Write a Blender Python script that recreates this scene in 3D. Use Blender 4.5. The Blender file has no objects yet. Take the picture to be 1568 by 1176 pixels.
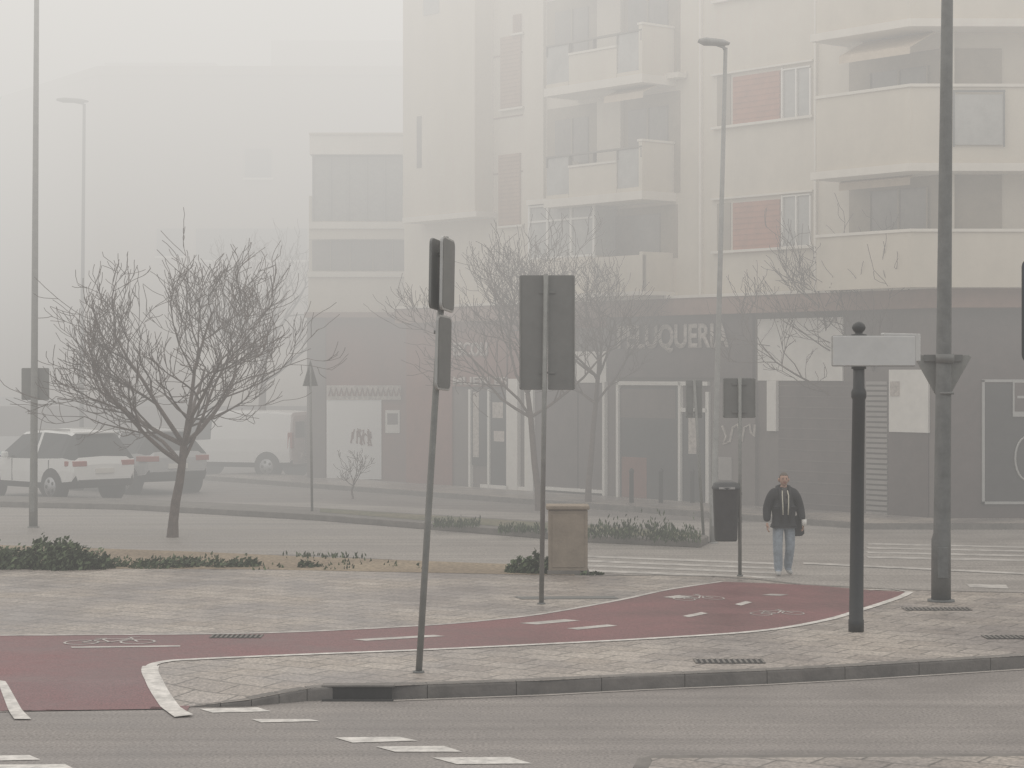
import bpy, bmesh, math, random
from mathutils import Vector, Matrix, geometry
random.seed(7)
F=3266.67; H=3.5; HY=569.0; CX=784.0
def W(px,py,z=0.0):
    Y=F*(H-z)/(py-HY); return ((px-CX)*Y/F, Y)
KZ=0.15
def WP(px,py): return W(px,py,KZ)
scene=bpy.context.scene
col=scene.collection
# ---------------------------------------------------------------- materials
MC={}
def M(name,c,rough=.7,var=.12,scale=4.0,bump=.0,metal=0.,streak=0.,spec=.5):
    if name in MC: return MC[name]
    m=bpy.data.materials.new(name); m.use_nodes=True
    nt=m.node_tree; N=nt.nodes; L=nt.links
    b=N['Principled BSDF']; b.inputs['Roughness'].default_value=rough
    b.inputs['Metallic'].default_value=metal
    b.inputs['Specular IOR Level'].default_value=spec
    tc=N.new('ShaderNodeTexCoord')
    n1=N.new('ShaderNodeTexNoise'); n1.inputs['Scale'].default_value=scale; n1.inputs['Detail'].default_value=4; n1.inputs['Roughness'].default_value=.65
    L.new(tc.outputs['Object'],n1.inputs['Vector'])
    mr=N.new('ShaderNodeMapRange'); mr.inputs['From Min'].default_value=.3; mr.inputs['From Max'].default_value=.7
    mr.inputs['To Min'].default_value=1-var; mr.inputs['To Max'].default_value=1+var
    L.new(n1.outputs['Fac'],mr.inputs['Value'])
    val=mr.outputs['Result']
    if streak>0:
        mp=N.new('ShaderNodeMapping'); mp.inputs['Scale'].default_value=(1.1,1.1,.22)
        L.new(tc.outputs['Object'],mp.inputs['Vector'])
        n2=N.new('ShaderNodeTexNoise'); n2.inputs['Scale'].default_value=1.2; n2.inputs['Detail'].default_value=4
        L.new(mp.outputs['Vector'],n2.inputs['Vector'])
        m2=N.new('ShaderNodeMapRange'); m2.inputs['From Min'].default_value=.4; m2.inputs['From Max'].default_value=.8
        m2.inputs['To Min'].default_value=1; m2.inputs['To Max'].default_value=1-streak
        L.new(n2.outputs['Fac'],m2.inputs['Value'])
        mm=N.new('ShaderNodeMath'); mm.operation='MULTIPLY'
        L.new(val,mm.inputs[0]); L.new(m2.outputs['Result'],mm.inputs[1]); val=mm.outputs[0]
    vm=N.new('ShaderNodeVectorMath'); vm.operation='SCALE'; vm.inputs[0].default_value=c[:3]
    L.new(val,vm.inputs['Scale']); L.new(vm.outputs['Vector'],b.inputs['Base Color'])
    if bump>0:
        bp=N.new('ShaderNodeBump'); bp.inputs['Strength'].default_value=bump; bp.inputs['Distance'].default_value=.02
        n3=N.new('ShaderNodeTexNoise'); n3.inputs['Scale'].default_value=scale*8; n3.inputs['Detail'].default_value=2
        L.new(tc.outputs['Object'],n3.inputs['Vector']); L.new(n3.outputs['Fac'],bp.inputs['Height']); L.new(bp.outputs['Normal'],b.inputs['Normal'])
    MC[name]=m; return m
def ground_mat(name,c,c2,rough=.5,kind='asphalt',rot=0.,bw=.6,bh=.3,fine=60,mortar=.5):
    m=bpy.data.materials.new(name); m.use_nodes=True
    nt=m.node_tree; N=nt.nodes; L=nt.links; b=N['Principled BSDF']
    tc=N.new('ShaderNodeTexCoord'); O=tc.outputs['Object']
    nA=N.new('ShaderNodeTexNoise'); nA.inputs['Scale'].default_value=.55; nA.inputs['Detail'].default_value=6; nA.inputs['Roughness'].default_value=.6; L.new(O,nA.inputs['Vector'])
    nB=N.new('ShaderNodeTexNoise'); nB.inputs['Scale'].default_value=fine; nB.inputs['Detail'].default_value=2; L.new(O,nB.inputs['Vector'])
    mix=N.new('ShaderNodeMix'); mix.data_type='RGBA'; mix.inputs[6].default_value=(*c,1); mix.inputs[7].default_value=(*c2,1)
    r=N.new('ShaderNodeMapRange'); r.inputs['From Min'].default_value=.38; r.inputs['From Max'].default_value=.62; L.new(nA.outputs['Fac'],r.inputs['Value']); L.new(r.outputs['Result'],mix.inputs[0])
    s=N.new('ShaderNodeMapRange'); s.inputs['From Min'].default_value=.3; s.inputs['From Max'].default_value=.7; s.inputs['To Min'].default_value=.62; s.inputs['To Max'].default_value=1.38; L.new(nB.outputs['Fac'],s.inputs['Value'])
    vm=N.new('ShaderNodeVectorMath'); vm.operation='SCALE'; L.new(mix.outputs[2],vm.inputs[0]); L.new(s.outputs['Result'],vm.inputs['Scale'])
    out=vm.outputs['Vector']; hgt=nB.outputs['Fac']
    if kind=='paving':
        mp=N.new('ShaderNodeMapping'); mp.inputs['Rotation'].default_value=(0,0,rot); L.new(O,mp.inputs['Vector'])
        br=N.new('ShaderNodeTexBrick'); br.inputs['Scale'].default_value=1; br.inputs['Brick Width'].default_value=bw; br.inputs['Row Height'].default_value=bh
        br.inputs['Mortar Size'].default_value=.016; br.inputs['Mortar Smooth'].default_value=.3
        br.inputs['Color1'].default_value=(1,1,1,1); br.inputs['Color2'].default_value=(.80,.78,.77,1); br.inputs['Mortar'].default_value=(mortar,mortar,mortar,1)
        L.new(mp.outputs['Vector'],br.inputs['Vector'])
        v2=N.new('ShaderNodeVectorMath'); v2.operation='MULTIPLY'; L.new(out,v2.inputs[0]); L.new(br.outputs['Color'],v2.inputs[1]); out=v2.outputs['Vector']
    if kind=='asphalt':
        mp=N.new('ShaderNodeMapping'); mp.inputs['Rotation'].default_value=(0,0,math.radians(3)); mp.inputs['Scale'].default_value=(.06,2.2,1); L.new(O,mp.inputs['Vector'])
        nS=N.new('ShaderNodeTexNoise'); nS.inputs['Scale'].default_value=1.6; nS.inputs['Detail'].default_value=3; L.new(mp.outputs['Vector'],nS.inputs['Vector'])
        s2=N.new('ShaderNodeMapRange'); s2.inputs['From Min'].default_value=.35; s2.inputs['From Max'].default_value=.65; s2.inputs['To Min'].default_value=.88; s2.inputs['To Max'].default_value=1.12; L.new(nS.outputs['Fac'],s2.inputs['Value'])
        v2=N.new('ShaderNodeVectorMath'); v2.operation='SCALE'; L.new(out,v2.inputs[0]); L.new(s2.outputs['Result'],v2.inputs['Scale']); out=v2.outputs['Vector']
    L.new(out,b.inputs['Base Color'])
    rr=N.new('ShaderNodeMapRange'); rr.inputs['From Min'].default_value=.35; rr.inputs['From Max'].default_value=.65; rr.inputs['To Min'].default_value=rough-.15; rr.inputs['To Max'].default_value=rough+.15
    L.new(nA.outputs['Fac'],rr.inputs['Value']); L.new(rr.outputs['Result'],b.inputs['Roughness'])
    bp=N.new('ShaderNodeBump'); bp.inputs['Strength'].default_value=.25; bp.inputs['Distance'].default_value=.01; L.new(hgt,bp.inputs['Height']); L.new(bp.outputs['Normal'],b.inputs['Normal'])
    MC[name]=m; return m

m_asph=ground_mat('asphalt',(.195,.172,.158),(.245,.218,.198),.6,'asphalt',fine=35)
m_midr=ground_mat('asphalt_pale',(.28,.252,.228),(.33,.30,.27),.6,'asphalt',fine=25)
m_pave=ground_mat('paving',(.285,.252,.232),(.41,.36,.31),.45,'paving',math.radians(32),.6,.4,fine=30,mortar=.40)
m_red=ground_mat('red_lane_surface',(.145,.060,.061),(.205,.090,.090),.5,'plain',fine=50)
m_soil=ground_mat('soil',(.23,.175,.12),(.32,.255,.18),.9,'plain',fine=14)
m_grass=ground_mat('grass_soil',(.12,.12,.07),(.19,.165,.11),.9,'plain',fine=10)
m_kerb=M('kerb_concrete',(.175,.158,.142),.75,.25,3,.3)
m_gut=M('gutter_concrete',(.42,.38,.34),.7,.2,3,.1)
m_white=M('road_paint',(.60,.565,.52),.6,.32,7)
m_worn=M('worn_road_paint',(.46,.43,.395),.6,.38,3)
m_wall=M('render_cream',(.61,.55,.46),.85,.04,1.5,.0,0,.10)
m_wallp=M('render_pink',(.37,.30,.245),.85,.04,1.5,.0,0,.10)
m_trim=M('render_white',(.70,.65,.575),.8,.05,2,.0,0,.10)
m_gf=M('stone_cladding_grey',(.15,.122,.11),.6,.15,1.6,.05,0,.2)
m_gfr=M('stone_cladding_redbrown',(.215,.085,.06),.6,.15,1.6,.05,0,.2)
m_gfd=M('shopfront_dark',(.10,.075,.07),.45,.2,2)
m_glass=M('window_glass_dark',(.05,.048,.048),.15,.2,2,0,0,0,.6)
m_glassm=M('balcony_glass',(.20,.18,.155),.25,.2,2,0,0,0,.6)
m_glassl=M('window_glass_pale',(.38,.37,.345),.2,.15,2)
m_shut=M('red_shutter',(.38,.16,.095),.7,.15,3)
m_shutb=M('brown_shutter',(.38,.26,.185),.7,.12,3)
m_metshut=M('metal_roller_shutter',(.30,.275,.255),.55,.1,3)
m_frame=M('white_frame',(.72,.69,.64),.5,.06,3)
m_poster=M('poster_paper',(.46,.41,.365),.6,.35,9)
m_dkint=M('painted_recess_shade',(.32,.275,.215),.9,.12,2)  # shade of balcony openings put into the colour; some frames share it
m_awn=M('awning_cloth',(.56,.47,.37),.9,.08,3)
m_ledge=M('ledge_brown',(.27,.175,.14),.8,.12,3)
m_galv=M('galvanised_steel',(.24,.237,.22),.5,.15,6,0,.15)
m_galvd=M('sign_back_grey',(.16,.158,.15),.5,.1,4,0,.1)
m_panel=M('sign_panel_grey',(.175,.173,.163),.55,.08,4,0,.05)
m_polg=M('lamp_post_paint',(.14,.141,.135),.55,.22,5,.05)
m_poll=M('lamp_post_hazed',(.31,.305,.29),.55,.15,5,.05)  # paler copy of the post colour, imitates fading by fog
m_black=M('black_paint',(.022,.022,.022),.45,.2,6)
m_signw=M('sign_white',(.56,.55,.53),.45,.06,4)
m_rim=M('sign_rim',(.42,.41,.39),.4,.08,4,0,.2)
m_letter=M('sign_letters',(.50,.44,.40),.5,.25,4)
m_bark=M('bark',(.125,.092,.078),.9,.3,9)
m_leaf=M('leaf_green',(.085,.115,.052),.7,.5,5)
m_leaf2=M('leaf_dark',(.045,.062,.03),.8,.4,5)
m_bin=M('bin_plastic',(.07,.07,.07),.55,.15,5)
m_cab=M('cabinet_concrete',(.30,.245,.19),.85,.15,4,.2,0,.25)
m_carw=M('car_paint_white',(.80,.79,.77),.25,.03,2)
m_cars=M('car_paint_silver',(.50,.50,.50),.3,.03,2,0,.2)
m_cgl=M('car_glass',(.03,.033,.035),.1,.1,2)
m_tyre=M('tyre',(.03,.03,.03),.85,.2,8)
m_hub=M('wheel_rim',(.4,.4,.41),.4,.1,8,0,.6)
m_tail=M('tail_light',(.36,.09,.07),.3,.1,8)
m_graf=M('graffiti_paint',(.42,.36,.35),.7,.2,6)
m_hole=M('drain_dark',(.04,.038,.036),.9,.2,6)
m_skin=M('skin',(.44,.27,.20),.6,.08,20)
m_hair=M('hair',(.13,.105,.085),.8,.25,40)
m_jack=M('jacket',(.022,.021,.023),.75,.25,14)
m_jean=M('jeans',(.28,.31,.345),.85,.25,12)
m_shoe=M('shoe',(.45,.44,.42),.7,.15,20)
m_cord=M('cord',(.60,.56,.46),.8,.1,20)
m_shirt=M('shirt',(.10,.09,.085),.85,.1,20)
# ---------------------------------------------------------------- mesh helpers
def mesh_obj(name,verts,faces,mat,parent=None,smooth=False,mats=None,fm=None,recalc=True):
    me=bpy.data.meshes.new(name); me.from_pydata([tuple(v) for v in verts],[],faces); me.update()
    if recalc:
        bm=bmesh.new(); bm.from_mesh(me); bmesh.ops.recalc_face_normals(bm,faces=bm.faces); bm.to_mesh(me); bm.free()
    for mm in (mats if mats else [mat]): me.materials.append(mm)
    if fm:
        for p,i in zip(me.polygons,fm): p.material_index=i
    if smooth:
        for p in me.polygons: p.use_smooth=True
    o=bpy.data.objects.new(name,me); col.objects.link(o)
    if parent: o.parent=parent
    return o
def empty(name,loc=(0,0,0)):
    e=bpy.data.objects.new(name,None); e.empty_display_size=.3; e.location=loc; col.objects.link(e); return e
def prism_geo(poly,z0,z1):
    n=len(poly); v=[(p[0],p[1],z0) for p in poly]+[(p[0],p[1],z1) for p in poly]
    f=[tuple(range(n)),tuple(range(n,2*n))]+[(i,(i+1)%n,n+(i+1)%n,n+i) for i in range(n)]
    return v,f
def prism(parent,name,poly,z0,z1,mat,bev=0):
    v,f=prism_geo(poly,z0,z1); o=mesh_obj(name,v,f,mat,parent)
    if bev:
        b=o.modifiers.new('bevel','BEVEL'); b.width=bev; b.segments=2
    return o
def box(parent,name,x0,x1,y0,y1,z0,z1,mat,bev=0): return prism(parent,name,[(x0,y0),(x1,y0),(x1,y1),(x0,y1)],z0,z1,mat,bev)
def tube_geo(V,Fc,pts,rad,n=8,cap=True):
    pts=[Vector(p) for p in pts]; base=len(V); prev=None
    for i,p in enumerate(pts):
        t=(pts[min(i+1,len(pts)-1)]-pts[max(i-1,0)]).normalized()
        if prev is None:
            a=Vector((1,0,0)) if abs(t.x)<.9 else Vector((0,1,0)); u=t.cross(a).normalized()
        else:
            u=(prev-t*prev.dot(t)); u=u.normalized() if u.length>1e-6 else t.orthogonal().normalized()
        prev=u; w=t.cross(u)
        for k in range(n):
            a=2*math.pi*k/n; V.append(p+(u*math.cos(a)+w*math.sin(a))*rad[i])
    for i in range(len(pts)-1):
        for k in range(n):
            Fc.append((base+i*n+k,base+i*n+(k+1)%n,base+(i+1)*n+(k+1)%n,base+(i+1)*n+k))
    if cap:
        Fc.append(tuple(base+k for k in range(n))); Fc.append(tuple(base+(len(pts)-1)*n+k for k in range(n)))
def tube(parent,name,pts,rad,mat,n=16,smooth=True):
    V=[];Fc=[]; 
    if not isinstance(rad,(list,tuple)): rad=[rad]*len(pts)
    tube_geo(V,Fc,pts,rad,n); return mesh_obj(name,V,Fc,mat,parent,smooth)
def rrect(w,h,r=.06,n=4):
    P=[]
    for cx,cz,a0 in ((w/2-r,h/2-r,0),(-w/2+r,h/2-r,90),(-w/2+r,-h/2+r,180),(w/2-r,-h/2+r,270)):
        for k in range(n+1):
            a=math.radians(a0+90*k/n); P.append((cx+r*math.cos(a),cz+r*math.sin(a)))
    return P
def plate(parent,name,poly,th,loc,rotz,mat,tilt=0,bev=0):
    n=len(poly); R=Matrix.Rotation(rotz,3,'Z')@Matrix.Rotation(tilt,3,'Y'); v=[]
    for y in (-th/2,th/2):
        for p in poly: v.append(R@Vector((p[0],y,p[1]))+Vector(loc))
    f=[tuple(range(n)),tuple(range(n,2*n))]+[(i,(i+1)%n,n+(i+1)%n,n+i) for i in range(n)]
    o=mesh_obj(name,v,f,mat,parent)
    if bev:
        b=o.modifiers.new('bevel','BEVEL'); b.width=bev; b.segments=2
    return o
# ---------------------------------------------------------------- ground
NEpx=[(-260,1100,0),(0,1091,0),(290,1083,0),(380,1073,.06),(440,1060,.11),(497,1050,KZ),(600,1050,KZ),(830,1042,KZ),(990,1034,KZ),(1165,1027,KZ),(1320,1019,KZ),(1568,1004,KZ),(1900,980,KZ)]
NE=[W(*p) for p in NEpx]
FEpx=[(1900,918),(1568,907),(1400,903),(1240,895),(1185,891),(1150,883),(1000,880),(900,881),(600,875),(400,871),(0,869),(-260,868)]
FE=[WP(*p) for p in FEpx]
def yedge(x):
    for a,b in zip(NE[:-1],NE[1:]):
        if a[0]<=x<=b[0]: return a[1]+(b[1]-a[1])*(x-a[0])/(b[0]-a[0])
    return NE[0][1] if x<NE[0][0] else NE[-1][1]
XA=NE[2][0]; XB=NE[5][0]
def zf(x,y):
    a=min(1,max(0,(XB-x)/(XB-XA))); b=min(1,max(0,1-(y-yedge(x))/1.1))
    return KZ-(KZ-.006)*a*b
def sheet(name,poly,mat,off,parent=None,zfun=None,skirt=False):
    tris=geometry.tessellate_polygon([[Vector((p[0],p[1],0)) for p in poly]])
    me=bpy.data.meshes.new(name); me.from_pydata([(p[0],p[1],0) for p in poly],[],[tuple(t) for t in tris])
    bm=bmesh.new(); bm.from_mesh(me)
    if zfun:
        for k in range(-80,-10):
            x=k*.15; g=bm.verts[:]+bm.edges[:]+bm.faces[:]; bmesh.ops.bisect_plane(bm,geom=g,plane_co=(x,0,0),plane_no=(1,0,0)) if -8<x<-1.6 else None
        for k in range(int(20/.2),int(25.4/.2)):
            y=k*.2; g=bm.verts[:]+bm.edges[:]+bm.faces[:]; bmesh.ops.bisect_plane(bm,geom=g,plane_co=(0,y,0),plane_no=(0,1,0))
        for v in bm.verts: v.co.z=zfun(v.co.x,v.co.y)+off
    else:
        for v in bm.verts: v.co.z=off
    bmesh.ops.recalc_face_normals(bm,faces=bm.faces)
    for f in bm.faces:
        if f.normal.z<0: f.normal_flip()
    bm.to_mesh(me); bm.free(); me.materials.append(mat)
    o=bpy.data.objects.new(name,me); col.objects.link(o)
    if parent: o.parent=parent
    return o
sheet('ground',[(-900,-300),(900,-300),(900,1500),(-900,1500)],m_soil,-.02)
sheet('road',[(-70,4),(70,4),(70,140),(-70,140)],m_asph,0)
sheet('cross_street',[W(-400,846),W(-400,768),W(480,770),W(1100,800),W(1900,800),W(1900,925),W(1100,895),W(900,875),W(480,850)],m_midr,.004)
sheet('pavement',NE+FE,m_pave,0,zfun=zf)
soil=[(-260,869.5),(0,870),(400,872),(600,876),(880,881.5),(875,872),(780,864),(480,853),(300,845),(-260,826)]
sheet('planting_strip',[WP(*p) for p in soil],m_soil,KZ+.004)
v,f=prism_geo([WP(*p) for p in soil],.0,KZ); mesh_obj('planting_strip_kerb',v,f,m_kerb)
# kerb stones
def kerb(name,pts,inner,z0,zt=None,mat=m_kerb,L=1.0,w=.15):
    V=[];Fc=[]
    P=[Vector((p[0],p[1])) for p in pts]
    cum=[0]
    for a,b in zip(P[:-1],P[1:]): cum.append(cum[-1]+(b-a).length)
    def at(s):
        for i in range(len(P)-1):
            if s<=cum[i+1]: return P[i]+(P[i+1]-P[i])*((s-cum[i])/(cum[i+1]-cum[i]))
        return P[-1]
    s=0
    while s<cum[-1]-.1:
        LL=L if s>cum[3] else L*.33
        a=at(s+.004); b=at(min(s+LL,cum[-1])-.004); t=(b-a).normalized(); n=Vector((-t.y,t.x))*inner
        base=len(V)
        r=.03
        for e in (a,b):
            ze=(zf(e.x,e.y)+.006 if zt is None else zt)
            for off,z in ((0,z0),(0,ze-r),(.006,ze-r*.4),(r,ze),(w,ze),(w,z0)):
                o=e+n*(off-.004); V.append((o.x,o.y,z))
        for k in range(6): Fc.append((base+k,base+(k+1)%6,base+6+(k+1)%6,base+6+k))
        Fc.append(tuple(base+k for k in range(6))); Fc.append(tuple(base+6+k for k in range(6)))
        s+=LL
    return mesh_obj(name,V,Fc,mat)
kerb('pavement_kerb',NE[2:],1,-.06,L=.98)
kerb('pavement_kerb',FE[:8],1,-.01,KZ+.005)
# gutter line
def strip(pxs,wd,z,dirn=-1,fn=W):
    P=[Vector(fn(*p)) for p in pxs]; A=[];B=[]
    for i,p in enumerate(P):
        t=(P[min(i+1,len(P)-1)]-P[max(i-1,0)]).normalized(); n=Vector((-t.y,t.x))
        A.append(p+n*wd/2); B.append(p-n*wd/2)
    return [tuple(a) for a in A]+[tuple(b) for b in reversed(B)]
def smooth_px(pts,n=6):
    out=[]
    for i in range(len(pts)-1):
        p0=Vector(pts[max(i-1,0)][:2]);p1=Vector(pts[i][:2]);p2=Vector(pts[i+1][:2]);p3=Vector(pts[min(i+2,len(pts)-1)][:2])
        for k in range(n):
            t=k/n; out.append(tuple(.5*((2*p1)+(-p0+p2)*t+(2*p0-5*p1+4*p2-p3)*t*t+(-p0+3*p1-3*p2+p3)*t**3)))
    out.append(tuple(pts[-1][:2])); return out
P=[Vector(p) for p in NE[6:]]
A=[];B=[]
for i,p in enumerate(P):
    t=(P[min(i+1,len(P)-1)]-P[max(i-1,0)]).normalized(); n=Vector((-t.y,t.x)); A.append(p-n*.05); B.append(p-n*.12)
sheet('gutter_line',[tuple(a) for a in A]+[tuple(b) for b in reversed(B)],m_gut,.006)
# red bike lane
TOP=smooth_px([(-260,975),(-100,974),(110,973),(400,970),(640,959),(760,949),(840,939),(950,919),(1020,904),(1105,891)])
BOT=smooth_px([(1393,907),(1375,916),(1320,934),(1260,951),(1160,967),(1000,978),(830,987),(640,996),(460,1003),(300,1010),(250,1014),(230,1023),(240,1046),(287,1080)])
redpts=[WP(*p) for p in TOP]+[WP(1240,896),WP(1330,904)]+[WP(*p) for p in BOT[:-1]]+[(NE[2][0],NE[2][1]+.03),(NE[1][0],NE[1][1]+.03),(NE[0][0],NE[0][1]+.03)]
bl=empty('bike_lane')
sheet('red_surface',redpts,m_red,.004,bl,zf)
def mark(name,poly,off=.008,parent=bl,z=zf,m=None): return sheet(name,poly,m or m_worn,off,parent,z)
mark('edge_line_far',strip(TOP,.09,0,fn=WP))
mark('edge_line_near',strip(BOT[:len(BOT)-12],.12,0,fn=WP),m=m_white)
mark('edge_line_corner',strip(BOT[len(BOT)-14:-1],.19,0,fn=WP),.009,m=m_white)
mark('stop_line',[WP(-6,1042),WP(8,1044),WP(48,1080),WP(22,1080)],m=m_white)
mark('edge_end',strip([(1393,907),(1370,903),(1330,904)],.10,0,fn=WP),.009)
for d in ([(540,980),(560,982),(682,975),(664,973)],[(795,955),(822,957),(888,951),(865,949)],[(868,963),(885,965),(945,959),(930,957)],[(1045,944),(1055,946),(1084,940),(1074,938)],[(1125,926),(1135,928),(1152,923),(1142,921)],[(1165,912),(1195,913),(1208,911),(1180,910)],[(1015,915),(1040,917),(1062,915),(1040,912)],[(108,991),(110,993),(276,991),(276,989)]):
    mark('lane_dash',[WP(*p) for p in d])
def bike(cx,cy,sx,sy,rot):
    cxw,cyw=WP(cx,cy); V=[];Fc=[]
    def tr(x,y):
        c,s=math.cos(rot),math.sin(rot); x*=sx;y*=sy; X=cxw+x*c-y*s; Y=cyw+x*s+y*c; return (X,Y,zf(X,Y)+.009)
    def line(a,b,w=.05):
        a=Vector(a);b=Vector(b);t=(b-a).normalized();n=Vector((-t.y,t.x))*w/2; k=len(V)
        for p in (a+n,b+n,b-n,a-n): V.append(tr(*p))
        Fc.append((k,k+1,k+2,k+3))
    for ox in (-.55,.55):
        for k in range(14):
            a0=2*math.pi*k/14; a1=2*math.pi*(k+1)/14
            line((ox+.34*math.cos(a0),.34*math.sin(a0)),(ox+.34*math.cos(a1),.34*math.sin(a1)))
    line((-.55,0),(-.2,.5));line((-.2,.5),(.4,.5));line((.4,.5),(.55,0));line((-.2,.5),(0,0));line((0,0),(.4,.5));line((-.55,0),(0,0));line((.4,.5),(.35,.75));line((.3,.75),(.55,.75));line((-.35,.6),(-.1,.6))
    mesh_obj('bicycle_symbol',V,Fc,m_worn,bl)
bike(168,984,.62,.62,0.1); bike(1070,917,.42,.7,.3); bike(1190,940,.42,.6,.2)
# road markings
rm=empty('road_marking')
def rq(*q):
    sheet('dash',[W(*p) for p in q],m_white,.006,rm)
rq((512,1130),(540,1138),(640,1135),(612,1129)); rq((575,1144),(605,1152),(708,1152),(680,1143)); rq((662,1161),(700,1171),(815,1170),(780,1160))
rq((305,1086),(325,1092),(415,1090),(395,1084)); rq((385,1102),(400,1107),(490,1105),(475,1102)); rq((-30,1158),(-20,1166),(62,1164),(45,1157)); rq((-60,1172),(-60,1180),(118,1180),(100,1171))
cw=empty('zebra_crossing')
for y in (851,858,865,872.5):
    a=W(898,y);b=W(1185,y+11)
    sheet('stripe',[a,b,(b[0],b[1]-.42),(a[0],a[1]-.42)],m_worn,.009,cw)
for y in (832,838,845,852):
    a=W(1325,y);b=W(1700,y+8)
    sheet('stripe',[a,b,(b[0],b[1]-.42),(a[0],a[1]-.42)],m_worn,.009,cw)
sheet('stripe',[W(1485,900),W(1545,902),W(1540,896),W(1480,895)],m_worn,.009,cw)
sheet('edge_stripe',[W(1230,862),W(1700,884),W(1700,887),W(1230,864.5)],m_worn,.013,cw)
# traffic island bottom right
isl=[W(968,1172,KZ),W(975,1160,KZ),(W(995,1155,KZ)),W(1300,1153.5,KZ),W(1800,1151,KZ),(9,17.2),(1.1,17.2)]
prism(None,'traffic_island',isl,0,KZ-.002,m_kerb,.03)
sheet('traffic_island_top',[(p[0]+(.12 if i<2 else 0),p[1]-.2) if i<5 else p for i,p in enumerate(isl)],m_pave,KZ+.003)
# drain inlet in kerb, gratings
di=empty('drain_inlet')
a=Vector(W(497,1050,KZ));b=Vector(W(600,1050,KZ))
prism(di,'opening',[(a.x,a.y-.014),(b.x,b.y-.014),(b.x,b.y+.05),(a.x,a.y+.05)],.012,.135,m_hole)
prism(di,'lip',[(a.x-.03,a.y-.03),(b.x+.03,b.y-.03),(b.x+.03,b.y+.14),(a.x-.03,a.y+.14)],.136,.161,m_kerb,.008)
box(di,'apron',a.x-.02,b.x+.02,a.y-.12,a.y-.02,.0,.011,m_hole)
def grate(px0,px1,py,d=.35):
    g=empty('drain_grate'); a=WP(px0,py);b=WP(px1,py+.01)
    box(g,'pit',a[0],b[0],a[1]-d/2,a[1]+d/2,KZ-.05,KZ+.006,m_hole)
    n=int((b[0]-a[0])/.06)
    for i in range(n+1):
        x=a[0]+(b[0]-a[0])*i/n; box(g,'bar',x-.014,x+.014,a[1]-d/2,a[1]+d/2,KZ+.005,KZ+.014,m_kerb)
grate(1065,1168,1013);grate(1385,1484,933);grate(325,400,975);grate(1508,1600,976)
sheet('tree_pit',[WP(786,914),WP(940,913),WP(948,917),WP(800,918)],m_galvd,KZ+.006)
# ---------------------------------------------------------------- buildings
P0=Vector(W(470,735)); P1=Vector(W(1400,800)); D=(P1-P0).normalized(); NN=Vector((D.y,-D.x))
def U(px,v=0):
    O=P0+NN*v; t=(px-CX)/F; return (t*O.y-O.x)/(D.x-t*D.y)
def FP(u,v): p=P0+D*u+NN*v; return (p.x,p.y)
def ZF(px,py,v=0):
    Y=(P0+NN*v+D*U(px,v)).y; return H+(HY-py)*Y/F
ZG=5.38
def fb(parent,name,px0,px1,pyT,pyB,v0,v1,mat,z=None):
    u0,u1=U(px0,v1),U(px1,v1); pm=(px0+px1)/2
    z1,z0=(ZF(pm,pyT,v1),ZF(pm,pyB,v1)) if z is None else (z[1],z[0])
    return prism(parent,name,[FP(u0,v1),FP(u1,v1),FP(u1,v0),FP(u0,v0)],z0,z1,mat)
def shutter(parent,name,px0,px1,pyT,pyB,v,mat,n=14):
    fb(parent,name,px0,px1,pyT,pyB,v-.05,v,mat)
    for i in range(n):
        y=pyT+(pyB-pyT)*(i+.5)/n
        fb(parent,name+'_slat',px0+.6,px1-.6,y-(pyB-pyT)/n*.3,y+(pyB-pyT)/n*.3,v,v+.012,mat)
def window(parent,px0,px1,pyT,pyB,v,nx=2,ny=1,glass=m_glass,fr=m_frame,fw=2.2):
    fb(parent,'window_glass',px0,px1,pyT,pyB,v-.03,v+.01,glass)
    for i in range(nx+1):
        x=px0+(px1-px0)*i/nx; fb(parent,'window_frame_upright',x-fw/2,x+fw/2,pyT,pyB,v+.011,v+.06,fr)
    for j in range(ny+1):
        y=pyT+(pyB-pyT)*j/ny; fb(parent,'window_frame_rail',px0,px1,y-fw/2,y+fw/2,v+.012,v+.055,fr)
bA=empty('apartment_building')
c1=FP(U(1440),0); uL=U(619)
foot=[FP(uL,0),c1,(c1[0]+22,c1[1]+.3),(c1[0]+22,c1[1]+22),(FP(uL,-14)[0],FP(uL,-14)[1])]
prism(bA,'upper_walls',foot,ZG+.02,20.8,m_wall)
footg=[FP(uL,-.12),(c1[0]-.03,c1[1]+.14),(c1[0]+22,c1[1]+.44),(c1[0]+21.8,c1[1]+21.8),FP(uL,-13.8)]
prism(bA,'ground_floor_walls',footg,0,ZG-.3,m_gf)
prism(bA,'fascia_ledge',[FP(uL,.35),(c1[0]+.0,c1[1]-.45),(c1[0]+22,c1[1]-.15),(c1[0]+22,c1[1]+.6),(c1[0],c1[1]+.3),FP(uL,-.3)],ZG-.42,ZG+.01,m_ledge)
prism(bA,'fascia_drip',[FP(uL,.40),(c1[0]+.0,c1[1]-.50),(c1[0]+22,c1[1]-.20),(c1[0]+22,c1[1]+.6),(c1[0],c1[1]+.3),FP(uL,-.3)],ZG+.013,ZG+.09,m_trim)
prism(bA,'roof_parapet',[ (p[0],p[1]) for p in foot],20.81,21.6,m_trim)
zc=ZF(680,328,.7)
prism(bA,'projecting_bay',[FP(U(617,.7),.7),FP(U(727,.7),.7),FP(U(727,.7),-.1),FP(U(617,.7),-.1)],zc,20.7,m_wall)
prism(bA,'projecting_bay_slab',[FP(U(616,.78),.78),FP(U(729,.78),.78),FP(U(729,.78),-.1),FP(U(616,.78),-.1)],zc-.16,zc-.002,m_trim)
fb(bA,'slit_window',638,645,178,257,.65,.712,m_glassm)
fb(bA,'slit_window',648,672,-10,22,.65,.712,m_glassl)
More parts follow.
